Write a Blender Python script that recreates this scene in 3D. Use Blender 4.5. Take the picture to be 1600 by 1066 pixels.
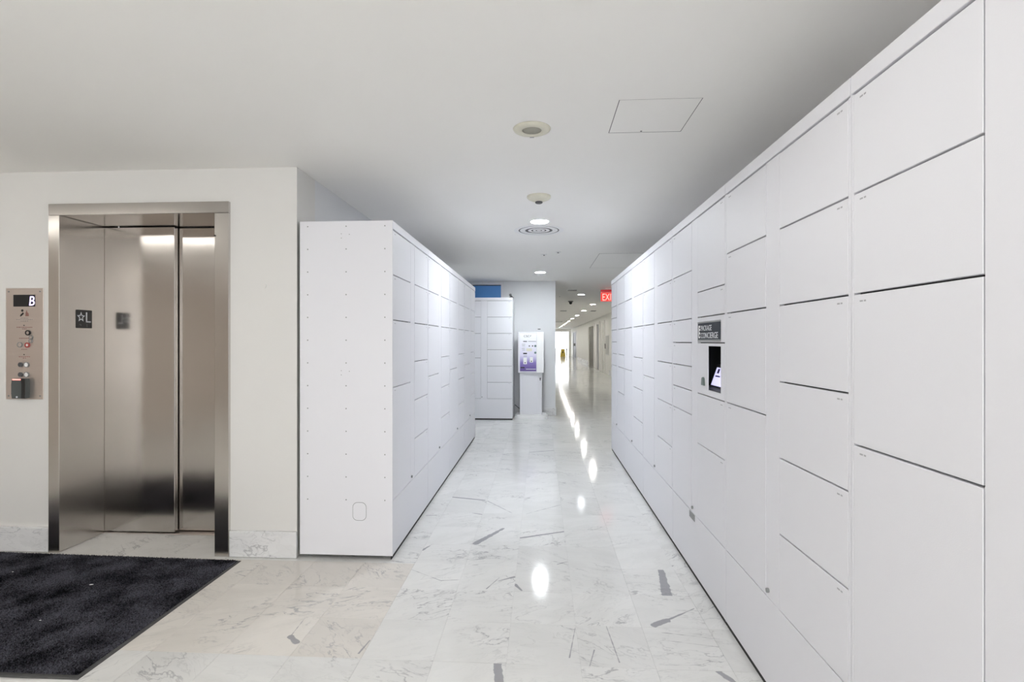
import bpy, bmesh, math, random
import numpy as np
from mathutils import Vector, Matrix

for o in list(bpy.data.objects): bpy.data.objects.remove(o, do_unlink=True)
S = bpy.context.scene
C = S.collection
random.seed(7)

# ------------------------------------------------------------------ camera
EYE = 1.33
cam_d = bpy.data.cameras.new('camera'); cam = bpy.data.objects.new('camera', cam_d); C.objects.link(cam)
cam_d.sensor_width = 36.0; cam_d.lens = 18.0; cam_d.clip_start = 0.02; cam_d.clip_end = 300
cam.location = (0, 0, EYE)
cam.rotation_euler = (math.radians(90), 0, math.atan(45 / 800))
S.camera = cam

# ------------------------------------------------------------------ world: even overcast daylight
W = bpy.data.worlds.new('overcast'); S.world = W; W.use_nodes = True
W.node_tree.nodes['Background'].inputs[0].default_value = (0.96, 0.98, 1.0, 1)
W.node_tree.nodes['Background'].inputs[1].default_value = 1.75

# ------------------------------------------------------------------ exposure
S.view_settings.view_transform = 'Standard'
S.view_settings.look = 'None'
S.view_settings.gamma = 1.0
S.view_settings.use_curve_mapping = False
S.view_settings.exposure = 1.72
S.cycles.max_bounces = 8; S.cycles.diffuse_bounces = 7; S.cycles.use_light_tree = False; S.cycles.adaptive_threshold = 0.02

LINEAR_LAMP = 11.5      # lobby linear lamps (emission of the diffuser)
DOWNLIGHT = 132.0       # corridor downlights
FARLIGHT = 75.0        # far corridor downlights

# ------------------------------------------------------------------ materials
def principled(name):
    m = bpy.data.materials.new(name); m.use_nodes = True
    return m, m.node_tree, m.node_tree.nodes['Principled BSDF']

def mat(name, col, rough=0.5, metal=0.0, var=0.0, scale=8.0, bump=0.0, bscale=200.0, spec=0.5, aniso=0.0):
    m, t, b = principled(name)
    b.inputs['Roughness'].default_value = rough
    b.inputs['Metallic'].default_value = metal
    b.inputs['Specular IOR Level'].default_value = spec
    b.inputs['Base Color'].default_value = (*col, 1)
    geo = t.nodes.new('ShaderNodeNewGeometry')
    if var > 0:
        n = t.nodes.new('ShaderNodeTexNoise'); n.inputs['Scale'].default_value = scale; n.inputs['Detail'].default_value = 4
        t.links.new(geo.outputs['Position'], n.inputs['Vector'])
        r = t.nodes.new('ShaderNodeMapRange'); r.inputs[1].default_value = 0.3; r.inputs[2].default_value = 0.7
        r.inputs[3].default_value = 1 - var; r.inputs[4].default_value = 1 + var
        t.links.new(n.outputs[0], r.inputs[0])
        mx = t.nodes.new('ShaderNodeVectorMath'); mx.operation = 'SCALE'
        mx.inputs[0].default_value = col
        t.links.new(r.outputs[0], mx.inputs['Scale']); t.links.new(mx.outputs[0], b.inputs['Base Color'])
    if bump > 0:
        n2 = t.nodes.new('ShaderNodeTexNoise'); n2.inputs['Scale'].default_value = bscale; n2.inputs['Detail'].default_value = 2
        t.links.new(geo.outputs['Position'], n2.inputs['Vector'])
        bp = t.nodes.new('ShaderNodeBump'); bp.inputs['Strength'].default_value = bump; bp.inputs['Distance'].default_value = 0.002
        t.links.new(n2.outputs[0], bp.inputs['Height']); t.links.new(bp.outputs[0], b.inputs['Normal'])
    if aniso > 0:
        b.inputs['Anisotropic'].default_value = aniso
    return m

def emit(name, col, strength):
    m, t, b = principled(name)
    b.inputs['Base Color'].default_value = (*col, 1)
    b.inputs['Emission Color'].default_value = (*col, 1)
    b.inputs['Emission Strength'].default_value = strength
    return m

def steel(name, col, rough, horizontal=True):
    """brushed stainless: fine streaks along the grain vary the roughness and the tone"""
    m, t, b = principled(name)
    b.inputs['Metallic'].default_value = 1.0
    geo = t.nodes.new('ShaderNodeNewGeometry')
    mp = t.nodes.new('ShaderNodeMapping')
    mp.inputs['Scale'].default_value = (3, 3, 420) if horizontal else (420, 420, 3)
    t.links.new(geo.outputs['Position'], mp.inputs['Vector'])
    n = t.nodes.new('ShaderNodeTexNoise'); n.inputs['Scale'].default_value = 1; n.inputs['Detail'].default_value = 3
    t.links.new(mp.outputs[0], n.inputs['Vector'])
    b.inputs['Roughness'].default_value = rough
    r2 = t.nodes.new('ShaderNodeMapRange'); r2.inputs[1].default_value = .3; r2.inputs[2].default_value = .7
    r2.inputs[3].default_value = .985; r2.inputs[4].default_value = 1.015
    t.links.new(n.outputs[0], r2.inputs[0])
    mx = t.nodes.new('ShaderNodeVectorMath'); mx.operation = 'SCALE'; mx.inputs[0].default_value = col
    t.links.new(r2.outputs[0], mx.inputs['Scale']); t.links.new(mx.outputs[0], b.inputs['Base Color'])
    # slow waviness of the sheet
    n3 = t.nodes.new('ShaderNodeTexNoise'); n3.inputs['Scale'].default_value = 2.2
    t.links.new(geo.outputs['Position'], n3.inputs['Vector'])
    bp = t.nodes.new('ShaderNodeBump'); bp.inputs['Strength'].default_value = .12; bp.inputs['Distance'].default_value = .02
    t.links.new(n3.outputs[0], bp.inputs['Height']); t.links.new(bp.outputs[0], b.inputs['Normal'])
    return m

TILE = 0.305; TX0 = -0.447; TY0 = 3.63          # marble tile grid

def marble(name, tiled=True, veins=(), tint=None, rough=.08):
    """polished white marble; every tile of the grid takes its own cut of the stone.
    veins: (x0,y0,x1,y1,w0,w1) broad grey veins of one tile, in metres on the floor"""
    m, t, b = principled(name)
    N, L = t.nodes, t.links
    def math_(op, a, c=None, clamp=False):
        n = N.new('ShaderNodeMath'); n.operation = op; n.use_clamp = clamp
        for i, v in enumerate((a, c)):
            if v is None: continue
            if isinstance(v, (int, float)): n.inputs[i].default_value = v
            else: L.new(v, n.inputs[i])
        return n.outputs[0]
    geo = N.new('ShaderNodeNewGeometry'); pos = geo.outputs['Position']
    sep = N.new('ShaderNodeSeparateXYZ'); L.new(pos, sep.inputs[0])
    vec = pos; shade = None
    if tiled:
        cx = math_('FLOOR', math_('DIVIDE', math_('SUBTRACT', sep.outputs[0], TX0), TILE))
        cy = math_('FLOOR', math_('DIVIDE', math_('SUBTRACT', sep.outputs[1], TY0), TILE))
        cb = N.new('ShaderNodeCombineXYZ'); L.new(cx, cb.inputs[0]); L.new(cy, cb.inputs[1])
        wn = N.new('ShaderNodeTexWhiteNoise'); wn.noise_dimensions = '3D'; L.new(cb.outputs[0], wn.inputs['Vector'])
        sc = N.new('ShaderNodeVectorMath'); sc.operation = 'SCALE'; sc.inputs['Scale'].default_value = 37
        L.new(wn.outputs['Color'], sc.inputs[0])
        ad = N.new('ShaderNodeVectorMath'); ad.operation = 'ADD'; L.new(pos, ad.inputs[0]); L.new(sc.outputs[0], ad.inputs[1])
        # each tile turned a little about the vertical axis, so the grain changes direction
        vr = N.new('ShaderNodeVectorRotate'); vr.rotation_type = 'Z_AXIS'
        L.new(ad.outputs[0], vr.inputs['Vector'])
        L.new(math_('MULTIPLY', math_('SUBTRACT', wn.outputs['Value'], .5), 1.6), vr.inputs['Angle'])
        vec = vr.outputs[0]
        shade = wn.outputs['Value']
    # stretch along the grain
    mp = N.new('ShaderNodeMapping'); mp.inputs['Scale'].default_value = (1.0, 2.6, 2.0); L.new(vec, mp.inputs['Vector'])
    warp = N.new('ShaderNodeTexNoise'); warp.inputs['Scale'].default_value = 3.5; warp.inputs['Detail'].default_value = 4
    L.new(mp.outputs[0], warp.inputs['Vector'])
    ws = N.new('ShaderNodeVectorMath'); ws.operation = 'SCALE'; ws.inputs['Scale'].default_value = .5; L.new(warp.outputs['Color'], ws.inputs[0])
    wa = N.new('ShaderNodeVectorMath'); wa.operation = 'ADD'; L.new(mp.outputs[0], wa.inputs[0]); L.new(ws.outputs[0], wa.inputs[1])
    def vein(scale, width, detail):
        n = N.new('ShaderNodeTexNoise'); n.inputs['Scale'].default_value = scale; n.inputs['Detail'].default_value = detail
        L.new(wa.outputs[0], n.inputs['Vector'])
        d = math_('ABSOLUTE', math_('SUBTRACT', n.outputs[0], .5))
        return math_('SUBTRACT', 1.0, math_('DIVIDE', d, width), clamp=True)
    gate = N.new('ShaderNodeTexNoise'); gate.inputs['Scale'].default_value = 2.6; gate.inputs['Detail'].default_value = 2
    L.new(vec, gate.inputs['Vector'])
    g = math_('MULTIPLY', math_('SUBTRACT', gate.outputs[0], .44), 5.5, clamp=True)
    v1 = math_('MULTIPLY', vein(2.2, .012, 6), g)
    v2 = math_('MULTIPLY', vein(6.5, .022, 5), math_('ADD', math_('MULTIPLY', g, .45), .12))
    cloud = N.new('ShaderNodeTexNoise'); cloud.inputs['Scale'].default_value = 3.0; cloud.inputs['Detail'].default_value = 5
    L.new(wa.outputs[0], cloud.inputs['Vector'])
    cl = math_('MULTIPLY', math_('SUBTRACT', cloud.outputs[0], .42), 2.2, clamp=True)
    def mixc(fac, a, bcol):
        n = N.new('ShaderNodeMix'); n.data_type = 'RGBA'
        L.new(fac, n.inputs['Factor'])
        for sock, v in ((n.inputs['A'], a), (n.inputs['B'], bcol)):
            if isinstance(v, tuple): sock.default_value = (*v, 1)
            else: L.new(v, sock)
        return n.outputs['Result']
    base = (.74, .74, .725) if tint is None else tint
    col = mixc(cl, base, tuple(c * .86 for c in base))
    if tiled:
        col = mixc(math_('MULTIPLY', shade, .5), col, tuple(c * .84 for c in base))
    col = mixc(math_('MULTIPLY', v2, .55), col, (.36, .36, .37))
    col = mixc(math_('MULTIPLY', v1, .75), col, (.30, .30, .32))
    if veins:
        en = N.new('ShaderNodeTexNoise'); en.inputs['Scale'].default_value = 26; en.inputs['Detail'].default_value = 3
        L.new(pos, en.inputs['Vector'])
        wob = math_('MULTIPLY', math_('SUBTRACT', en.outputs[0], .5), .022)
        tot = None
        for (x0, y0, x1, y1, w0, w1) in veins:
            dx, dy = x1 - x0, y1 - y0; l2 = dx * dx + dy * dy
            px = math_('SUBTRACT', sep.outputs[0], x0); py = math_('SUBTRACT', sep.outputs[1], y0)
            tt = math_('DIVIDE', math_('ADD', math_('MULTIPLY', px, dx), math_('MULTIPLY', py, dy)), l2, clamp=True)
            ex = math_('SUBTRACT', px, math_('MULTIPLY', tt, dx)); ey = math_('SUBTRACT', py, math_('MULTIPLY', tt, dy))
            d = math_('SQRT', math_('ADD', math_('MULTIPLY', ex, ex), math_('MULTIPLY', ey, ey)))
            wd = math_('ADD', w0, math_('MULTIPLY', tt, w1 - w0))
            k = math_('DIVIDE', math_('SUBTRACT', math_('ADD', wd, wob if max(w0, w1) > .012 else math_('MULTIPLY', wob, .35)), d), .003, clamp=True)
            tot = k if tot is None else math_('MAXIMUM', tot, k)
        col = mixc(math_('MULTIPLY', tot, .8), col, (.25, .25, .275))
    L.new(col, b.inputs['Base Color'])
    rn = N.new('ShaderNodeMapRange'); rn.inputs[3].default_value = rough * .8; rn.inputs[4].default_value = rough * 1.4
    L.new(warp.outputs[0], rn.inputs[0]); L.new(rn.outputs[0], b.inputs['Roughness'])
    b.inputs['Specular IOR Level'].default_value = .28
    return m

M = {}
M['wall'] = mat('white_wall_paint', (.69, .68, .66), .6, var=.012, scale=2.5, bump=.08, bscale=140)
M['wall_cool'] = mat('cool_white_wall_paint', (.70, .71, .725), .6, var=.012, scale=2.5, bump=.08, bscale=140)
M['ceiling'] = mat('ceiling_paint', (.88, .87, .845), .8, var=.01, scale=1.2, bump=.06, bscale=90)
M['wall_warm_lit'] = mat('warm_white_corridor_paint_lit', (.86, .85, .81), .6, var=.012, scale=2.5)  # paint lightened to stand in for more light in the long corridor
M['lobby'] = mat('greige_lobby_paint', (.55, .49, .44), .7, var=.03, scale=2)
M['locker'] = mat('white_powder_coat', (.735, .735, .77), .48, bump=.10, bscale=420, spec=.35)
M['locker_in'] = mat('dark_locker_interior', (.035, .035, .037), .6, var=.1)
M['steel'] = steel('brushed_stainless', (.57, .54, .515), .15)
M['steel_v'] = steel('brushed_stainless_upright', (.64, .61, .58), .20, False)
M['steel_plate'] = steel('satin_steel_plate', (.72, .65, .61), .38)
M['black'] = mat('black_plastic', (.012, .012, .013), .35, var=.1)
M['darkgrey'] = mat('dark_grey_metal', (.09, .09, .095), .5, var=.1)
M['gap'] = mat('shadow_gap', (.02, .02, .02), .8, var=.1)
M['grey'] = mat('mid_grey_plastic', (.28, .29, .29), .5, var=.08)
M['print'] = mat('grey_print', (.40, .40, .42), .7, var=.05)
M['white'] = mat('white_plastic', (.82, .82, .82), .4, var=.02)
M['cream'] = mat('aged_cream_plastic', (.68, .66, .55), .5, var=.04, scale=30)
M['creamgrille'] = mat('cream_grille', (.36, .35, .29), .7, var=.15, scale=600)
M['rubber'] = mat('mat_rubber_edge', (.07, .07, .07), .75, var=.15, scale=40)
M['marble_floor'] = marble('marble_tile')
M['marble_base'] = marble('marble_skirting', tiled=False, tint=(.70, .70, .705), rough=.25)
M['grout'] = mat('grout', (.45, .45, .43), .9, var=.1, scale=40)
M['signslate'] = mat('slate_nameplate', (.045, .052, .065), .6, var=.08, scale=30, spec=.15)
M['signtext'] = mat('white_lettering', (.72, .74, .78), .5, var=.03)

# ------------------------------------------------------------------ geometry helpers
def bx(bm, x0, x1, y0, y1, z0, z1, bev=0.0):
    mt = Matrix.Translation(((x0 + x1) / 2, (y0 + y1) / 2, (z0 + z1) / 2)) @ Matrix.Diagonal((abs(x1 - x0), abs(y1 - y0), abs(z1 - z0), 1))
    r = bmesh.ops.create_cube(bm, size=1, matrix=mt)
    if bev > 0:
        es = list({e for v in r['verts'] for e in v.link_edges})
        bmesh.ops.bevel(bm, geom=es, offset=bev, segments=1, affect='EDGES')

def cyl(bm, c, r, h, axis='Z', seg=24, r2=None):
    rot = {'Z': Matrix(), 'X': Matrix.Rotation(math.pi / 2, 4, 'Y'), 'Y': Matrix.Rotation(math.pi / 2, 4, 'X')}[axis]
    bmesh.ops.create_cone(bm, cap_ends=True, cap_tris=False, segments=seg, radius1=r, radius2=r if r2 is None else r2, depth=h,
                          matrix=Matrix.Translation(c) @ rot)

def lathe(bm, profile, seg=40):
    """profile of (r, z) turned about z"""
    rings = []
    for r, z in profile:
        if r < 1e-6: rings.append([bm.verts.new((0, 0, z))])
        else: rings.append([bm.verts.new((r * math.cos(2 * math.pi * k / seg), r * math.sin(2 * math.pi * k / seg), z)) for k in range(seg)])
    for a, b_ in zip(rings, rings[1:]):
        for k in range(seg):
            k2 = (k + 1) % seg
            if len(a) == 1 and len(b_) == 1: continue
            if len(a) == 1: bm.faces.new((a[0], b_[k], b_[k2]))
            elif len(b_) == 1: bm.faces.new((a[k], b_[0], a[k2]))
            else: bm.faces.new((a[k], b_[k], b_[k2], a[k2]))
    bmesh.ops.recalc_face_normals(bm, faces=bm.faces[:])

def prism(bm, pts, d0, d1, plane='XZ'):
    """extrude an outline: plane XZ -> along y, plane YZ -> along x, plane XY -> along z"""
    def P(p, d): return {'XZ': (p[0], d, p[1]), 'YZ': (d, p[0], p[1]), 'XY': (p[0], p[1], d)}[plane]
    a = [bm.verts.new(P(p, d0)) for p in pts]; b_ = [bm.verts.new(P(p, d1)) for p in pts]
    bm.faces.new(a); bm.faces.new(b_[::-1])
    n = len(pts)
    for i in range(n): bm.faces.new((a[i], b_[i], b_[(i + 1) % n], a[(i + 1) % n]))
    bmesh.ops.recalc_face_normals(bm, faces=bm.faces[:])

def rrect(cx, cz, w, h, r, n=6):
    pts = []
    for (sx, sz, a0) in ((1, 1, 0), (-1, 1, 90), (-1, -1, 180), (1, -1, 270)):
        for k in range(n + 1):
            a = math.radians(a0 + 90 * k / n)
            pts.append((cx + sx * (w / 2 - r) + r * math.cos(a), cz + sz * (h / 2 - r) + r * math.sin(a)))
    return pts

def obj(name, bm, m, parent=None, smooth=False, loc=None):
    if isinstance(bm, bpy.types.Mesh): me = bm
    else:
        me = bpy.data.meshes.new(name); bm.to_mesh(me); bm.free()
    if not me.materials: me.materials.append(m)
    if smooth:
        for p in me.polygons: p.use_smooth = True
    o = bpy.data.objects.new(name, me); C.objects.link(o)
    if parent: o.parent = parent
    if loc: o.location = loc
    return o

def box(name, m, parent, *a, bev=0.0):
    bm = bmesh.new(); bx(bm, *a, bev=bev); return obj(name, bm, m, parent)

def tag(o, label=None, cat=None, group=None, kind=None):
    if label: o['label'] = label
    if cat: o['category'] = cat
    if group: o['group'] = group
    if kind: o['kind'] = kind
    return o

def thing(name, label, cat, loc=(0, 0, 0), rz=0.0, group=None, kind=None):
    o = bpy.data.objects.new(name, None); C.objects.link(o); o.empty_display_size = .1
    o.location = loc; o.rotation_euler = (0, 0, rz)
    return tag(o, label, cat, group, kind)

def struct(name, bm, m, label=None):
    return tag(obj(name, bm, m), label, None, None, 'structure')

def text_mesh(txt, height, width=None, depth=.0006, shear=0.0):
    """lettering in the XZ plane, facing -y, lower left corner at the origin"""
    cu = bpy.data.curves.new('lettering', 'FONT'); cu.body = txt; cu.extrude = .02; cu.shear = shear; cu.resolution_u = 3
    o = bpy.data.objects.new('lettering', cu); C.objects.link(o)
    dg = bpy.context.evaluated_depsgraph_get()
    me = bpy.data.meshes.new_from_object(o.evaluated_get(dg))
    bpy.data.objects.remove(o, do_unlink=True); bpy.data.curves.remove(cu)
    co = np.empty(len(me.vertices) * 3); me.vertices.foreach_get('co', co); co = co.reshape(-1, 3)
    mn, mx_ = co.min(0), co.max(0); sz = mx_ - mn
    ky = height / sz[1]; kx = ky if width is None else width / sz[0]
    out = np.zeros_like(co)
    out[:, 0] = (co[:, 0] - mn[0]) * kx; out[:, 2] = (co[:, 1] - mn[1]) * ky
    out[:, 1] = -(co[:, 2] - mn[2]) / sz[2] * depth
    me.vertices.foreach_set('co', out.ravel()); me.update()
    me.materials.clear()
    return me

# ------------------------------------------------------------------ the room shell
CEIL = 2.40
WALLY = 3.07      # elevator wall
RETX = -1.497     # wall behind the left locker row
FARY = 9.18       # short wall behind the payment kiosk
CORX = 0.262      # its corner
RWX = 1.475       # wall behind the right locker row
FRX = 2.65        # right wall of the long corridor
ENDY = 45.0

# floor slab; tiles lie 1.5 mm proud of it
bm = bmesh.new()
bx(bm, -6.2, 6, -4.2, 46.5, -.2, -.0015)
floor = struct('floor', bm, M['marble_floor'], 'polished white marble floor with grey veins')

# broad veins tile by tile: (x0, y0, x1, y1, half width at each end)
VEINS = [(-.425, 3.35, -.265, 3.622, .024, .012), (-.135, 3.455, .158, 3.585, .012, .010),
         (-.746, 4.325, -.47, 4.255, .012, .012), (-.44, 4.235, -.222, 3.95, .005, .003), (-.12, 3.93, .161, 4.172, .003, .004),
         (.695, 3.012, .66, 2.722, .019, .028), (.53, 2.43, .60, 2.475, .018, .020), (.60, 2.475, .76, 2.59, .009, .003),
         (-.178, 2.10, -.158, 1.96, .018, .020), (-.528, 3.935, -.452, 3.907, .006, .008),
         (-.13, 6.117, .163, 6.241, .010, .010), (-1.125, 2.245, -1.075, 2.20, .013, .014), (.715, 2.10, .75, 2.04, .014, .012),
         (-.774, 2.14, -.758, 2.235, .006, .004), (-.765, 2.95, -.549, 2.811, .0025, .003), (-.549, 2.815, -.454, 2.83, .004, .002),
         (-.291, 2.735, -.233, 2.867, .004, .003), (-.233, 2.83, -.15, 2.88, .003, .010), (-.139, 2.79, -.102, 2.727, .012, .006),
         (-.751, 3.22, -.71, 3.31, .012, .003), (-.871, 3.855, -.796, 3.873, .006, .005), (.305, 2.405, .325, 2.14, .003, .004),
         (-1.13, 2.40, -1.125, 2.245, .002, .004), (.12, 2.16, .16, 2.39, .004, .002), (.20, 2.11, .23, 2.22, .003, .004),
         (.55, 2.37, .80, 2.33, .003, .0015), (.54, 2.31, .78, 2.27, .002, .003), (.10, 3.06, .16, 3.10, .006, .003)]
def cell(x, y): return (math.floor((x - TX0) / TILE), math.floor((y - TY0) / TILE))
special = {}
for v in VEINS: special.setdefault(cell((v[0] + v[2]) / 2, (v[1] + v[3]) / 2), []).append(v)
bm = bmesh.new(); bx(bm, .0004, TILE - .0004, .0004, TILE - .0004, -.0035, 0, bev=.0004)
tile_me = bpy.data.meshes.new('tile'); bm.to_mesh(tile_me); bm.free(); tile_me.materials.append(M['marble_floor'])
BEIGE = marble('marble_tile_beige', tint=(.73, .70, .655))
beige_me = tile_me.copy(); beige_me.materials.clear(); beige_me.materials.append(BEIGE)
ntile = 0
rng = random.Random(3)
for i in range(-10, 5):
    for j in range(-7, 17):
        x0 = TX0 + i * TILE; y0 = TY0 + j * TILE; xm = x0 + TILE / 2; ym = y0 + TILE / 2
        if ym > 3.10 and (xm < -.95 or xm > .90): continue          # under the lockers, in the shaft wall
        if ym <= 3.10 and (xm < -2.0 and ym < 2.85): continue       # under the mat
        if ym <= 3.10 and xm > .95: continue
        if x0 + TILE < -1.05 * (y0 + TILE) - .2: continue           # left of the view
        me = tile_me
        sp = special.get((i, j))
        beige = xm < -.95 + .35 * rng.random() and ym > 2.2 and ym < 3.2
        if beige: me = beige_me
        if sp:
            me = tile_me.copy(); me.materials.clear()
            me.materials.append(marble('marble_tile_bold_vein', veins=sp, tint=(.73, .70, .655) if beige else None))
        o = bpy.data.objects.new('tile', me); C.objects.link(o); o.parent = floor; o.location = (x0, y0, 0)
        ntile += 1

bm = bmesh.new(); bx(bm, -6.2, 6, -4.2, 46.5, CEIL, CEIL + .15)
struct('ceiling', bm, M['ceiling'], 'flat white painted ceiling')

bm = bmesh.new()
bx(bm, -6.2, -3.06, WALLY, WALLY + .25, 0, CEIL)
bx(bm, -1.95, RETX, WALLY, WALLY + .25, 0, CEIL)
bx(bm, -3.06, -1.95, WALLY, WALLY + .25, 2.16, CEIL)
struct('wall_left', bm, M['wall'], 'white painted wall around the elevator')
bm = bmesh.new(); bx(bm, RETX - .2, RETX, WALLY + .25, FARY, 0, CEIL)
struct('wall_left_return', bm, M['wall_cool'], 'white wall running back behind the left locker row')
bm = bmesh.new(); bx(bm, RETX - .2, CORX, FARY, FARY + .2, 0, CEIL)
bx(bm, CORX - .2, CORX, FARY + .2, ENDY, 0, CEIL)
struct('wall_back', bm, M['wall_cool'], 'white end wall behind the payment kiosk')
bm = bmesh.new(); bx(bm, RWX, RWX + .2, -4, 6.36, 0, CEIL); bx(bm, RWX + .2, FRX, 6.16, 6.36, 0, CEIL)
struct('wall_right', bm, M['wall'], 'white wall behind the right locker row')
bm = bmesh.new(); bx(bm, FRX, FRX + .2, 6.16, ENDY, 0, CEIL)
struct('wall_corridor', bm, M['wall_warm_lit'], 'warm white right wall of the long corridor')
bm = bmesh.new()
bx(bm, CORX - .2, 1.22, ENDY, ENDY + .2, 0, CEIL); bx(bm, 2.46, FRX + .2, ENDY, ENDY + .2, 0, CEIL); bx(bm, 1.22, 2.46, ENDY, ENDY + .2, 2.17, CEIL)
struct('wall_corridor_end', bm, M['wall_warm_lit'], 'white end wall of the long corridor around a glazed exit')
# lobby behind the viewer: greige walls, and an added opening that lets daylight in
bm = bmesh.new(); bx(bm, -6.2, -6.0, -4, WALLY, 0, CEIL)
struct('wall_lobby_side', bm, M['lobby'])
bm = bmesh.new(); bx(bm, -6.2, -3.0, -4.2, -4, 0, CEIL); bx(bm, -3.0, 1.675, -4.2, -4, 0, .3); bx(bm, -3.0, 1.675, -4.2, -4, 2.3, CEIL)
struct('wall_lobby_front', bm, M['lobby'])
w = thing('added_window_1', None, None, (-.66, -4.1, .3), kind='structure')
bm = bmesh.new()
for k in range(5):
    x = -2.34 + k * 1.17; bx(bm, x - .03, x + .03, -.04, .04, 0, 2.0)
bx(bm, -2.34, 2.33, -.04, .04, 0, .05); bx(bm, -2.34, 2.33, -.04, .04, 1.95, 2.0)
obj('window_frame', bm, M['darkgrey'], w)

# skirting of marble
def skirting(name, segs, label):
    bm = bmesh.new()
    for s in segs: bx(bm, *s, bev=.003)
    return struct(name, bm, M['marble_base'], label)
skirting('baseboard_left', [(-5.99, -3.094, WALLY - .022, WALLY - .0005, 0, .155), (-1.916, RETX + .006, WALLY - .022, WALLY - .0005, 0, .16)], 'white marble skirting either side of the elevator')
skirting('baseboard_back', [(-.46, CORX + .012, FARY - .014, FARY - .0005, 0, .13), (CORX + .0005, CORX + .012, FARY, FARY + 6, 0, .13)], 'grey marble skirting behind the kiosk')
skirting('baseboard_corridor', [(FRX - .02, FRX - .0005, 28.2, 37.6, 0, .2), (FRX - .02, FRX - .0005, 6.4, 20, 0, .2)], 'white skirting along the long corridor')

# ------------------------------------------------------------------ elevator entrance
OX0, OX1, OH = -3.02, -2.01, 2.12
DY = 3.385
e = thing('door_1', 'brushed stainless elevator entrance with two sliding panels', None, (-2.515, WALLY, 0), kind='structure')
ox = -2.515
def ebox(name, m, x0, x1, y0, y1, z0, z1, bev=.0015): return box(name, m, e, x0 - ox, x1 - ox, y0 - WALLY, y1 - WALLY, z0, z1, bev=bev)
ebox('jamb', M['steel_v'], -3.092, OX0, WALLY - .02, DY + .12, 0, OH)
ebox('jamb', M['steel_v'], OX1, -1.92, WALLY - .02, DY + .12, 0, OH)
ebox('header', M['steel'], -3.092, -1.92, WALLY - .02, DY + .12, OH + .001, 2.192)
ebox('door_panel', M['steel'], OX0 - .0, -2.515, DY, DY + .035, .012, OH - .004, .003)
ebox('door_panel', M['steel'], -2.545, OX1, DY + .042, DY + .077, .012, OH - .004, .003)
ebox('sill', M['steel_plate'], OX0, OX1, DY - .006, DY + .12, 0, .006)
ebox('shaft_lining', M['gap'], OX0, OX1, DY + .12, DY + .13, 0, OH)
b_ = bmesh.new(); cyl(b_, (OX1 + .004 - ox, WALLY - .0215 - WALLY, 1.98), .005, .004, 'Y', 12); obj('sensor_hole', b_, M['black'], e)

# braille plate with star and L on the left jamb
pl = thing('floor_marker_plate', 'small black plate with white star and L on the elevator jamb', 'sign', (OX0 + .0005, 3.225, 1.475), rz=math.radians(90))
pz = .1
box('plate', M['black'], pl, -.058, .058, -.004, 0, -.06, .06, bev=.0015)
bm = bmesh.new()
so, si = [], []
for k in range(10):
    a = math.radians(90 + 36 * k); r = .030 if k % 2 == 0 else .0135
    so.append((-.026 + r * math.cos(a), .012 + r * 1.15 * math.sin(a))); si.append((-.026 + r * .62 * math.cos(a), .012 + r * 1.15 * .62 * math.sin(a)))
vo = [bm.verts.new((p[0], -.0052, p[1])) for p in so]; vi = [bm.verts.new((p[0], -.0052, p[1])) for p in si]
for k in range(10): bm.faces.new((vo[k], vo[(k + 1) % 10], vi[(k + 1) % 10], vi[k]))
r_ = bmesh.ops.extrude_face_region(bm, geom=bm.faces[:]); bmesh.ops.translate(bm, verts=[v for v in r_['geom'] if isinstance(v, bmesh.types.BMVert)], vec=(0, .0012, 0))
obj('star', bm, M['signtext'], pl)
bm = bmesh.new(); bx(bm, .010, .019, -.0052, -.004, -.022, .045); bx(bm, .010, .046, -.0052, -.004, -.022, -.013); obj('letter', bm, M['signtext'], pl)
bm = bmesh.new()
for (dx, dz) in ((-.035, -.036), (-.027, -.036), (-.027, -.043), (.018, -.036), (.018, -.043), (.018, -.050)): cyl(bm, (dx, -.0045, dz), .0016, .001, 'Y', 8)
tag(obj('braille', bm, M['grey'], pl), kind='stuff')

# ------------------------------------------------------------------ call panel with display and card reader
cp = thing('elevator_call_panel', 'stainless elevator call panel with display and buttons on the white wall', 'call panel', (-3.267, WALLY, .96))
PW, PH = .250, .705
box('plate', M['steel_plate'], cp, -PW / 2, PW / 2, -.004, 0, 0, PH, bev=.001)
disp = box('display', M['black'], cp, -.073, .072, -.0055, -.004, PH - .117, PH - .042)
me = text_mesh('B', .058, .036, .0008, shear=.12); o = obj('digit', me, emit('violet_display_segment', (.70, .58, 1.0), .75), disp, loc=(.034, -.0055, PH - .110))
for sx in (-.105, .105):
    for sz in (.022, PH - .022):
        bm = bmesh.new(); cyl(bm, (sx, -.0048, sz), .005, .0025, 'Y', 12); obj('screw', bm, M['grey'], cp)
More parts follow.
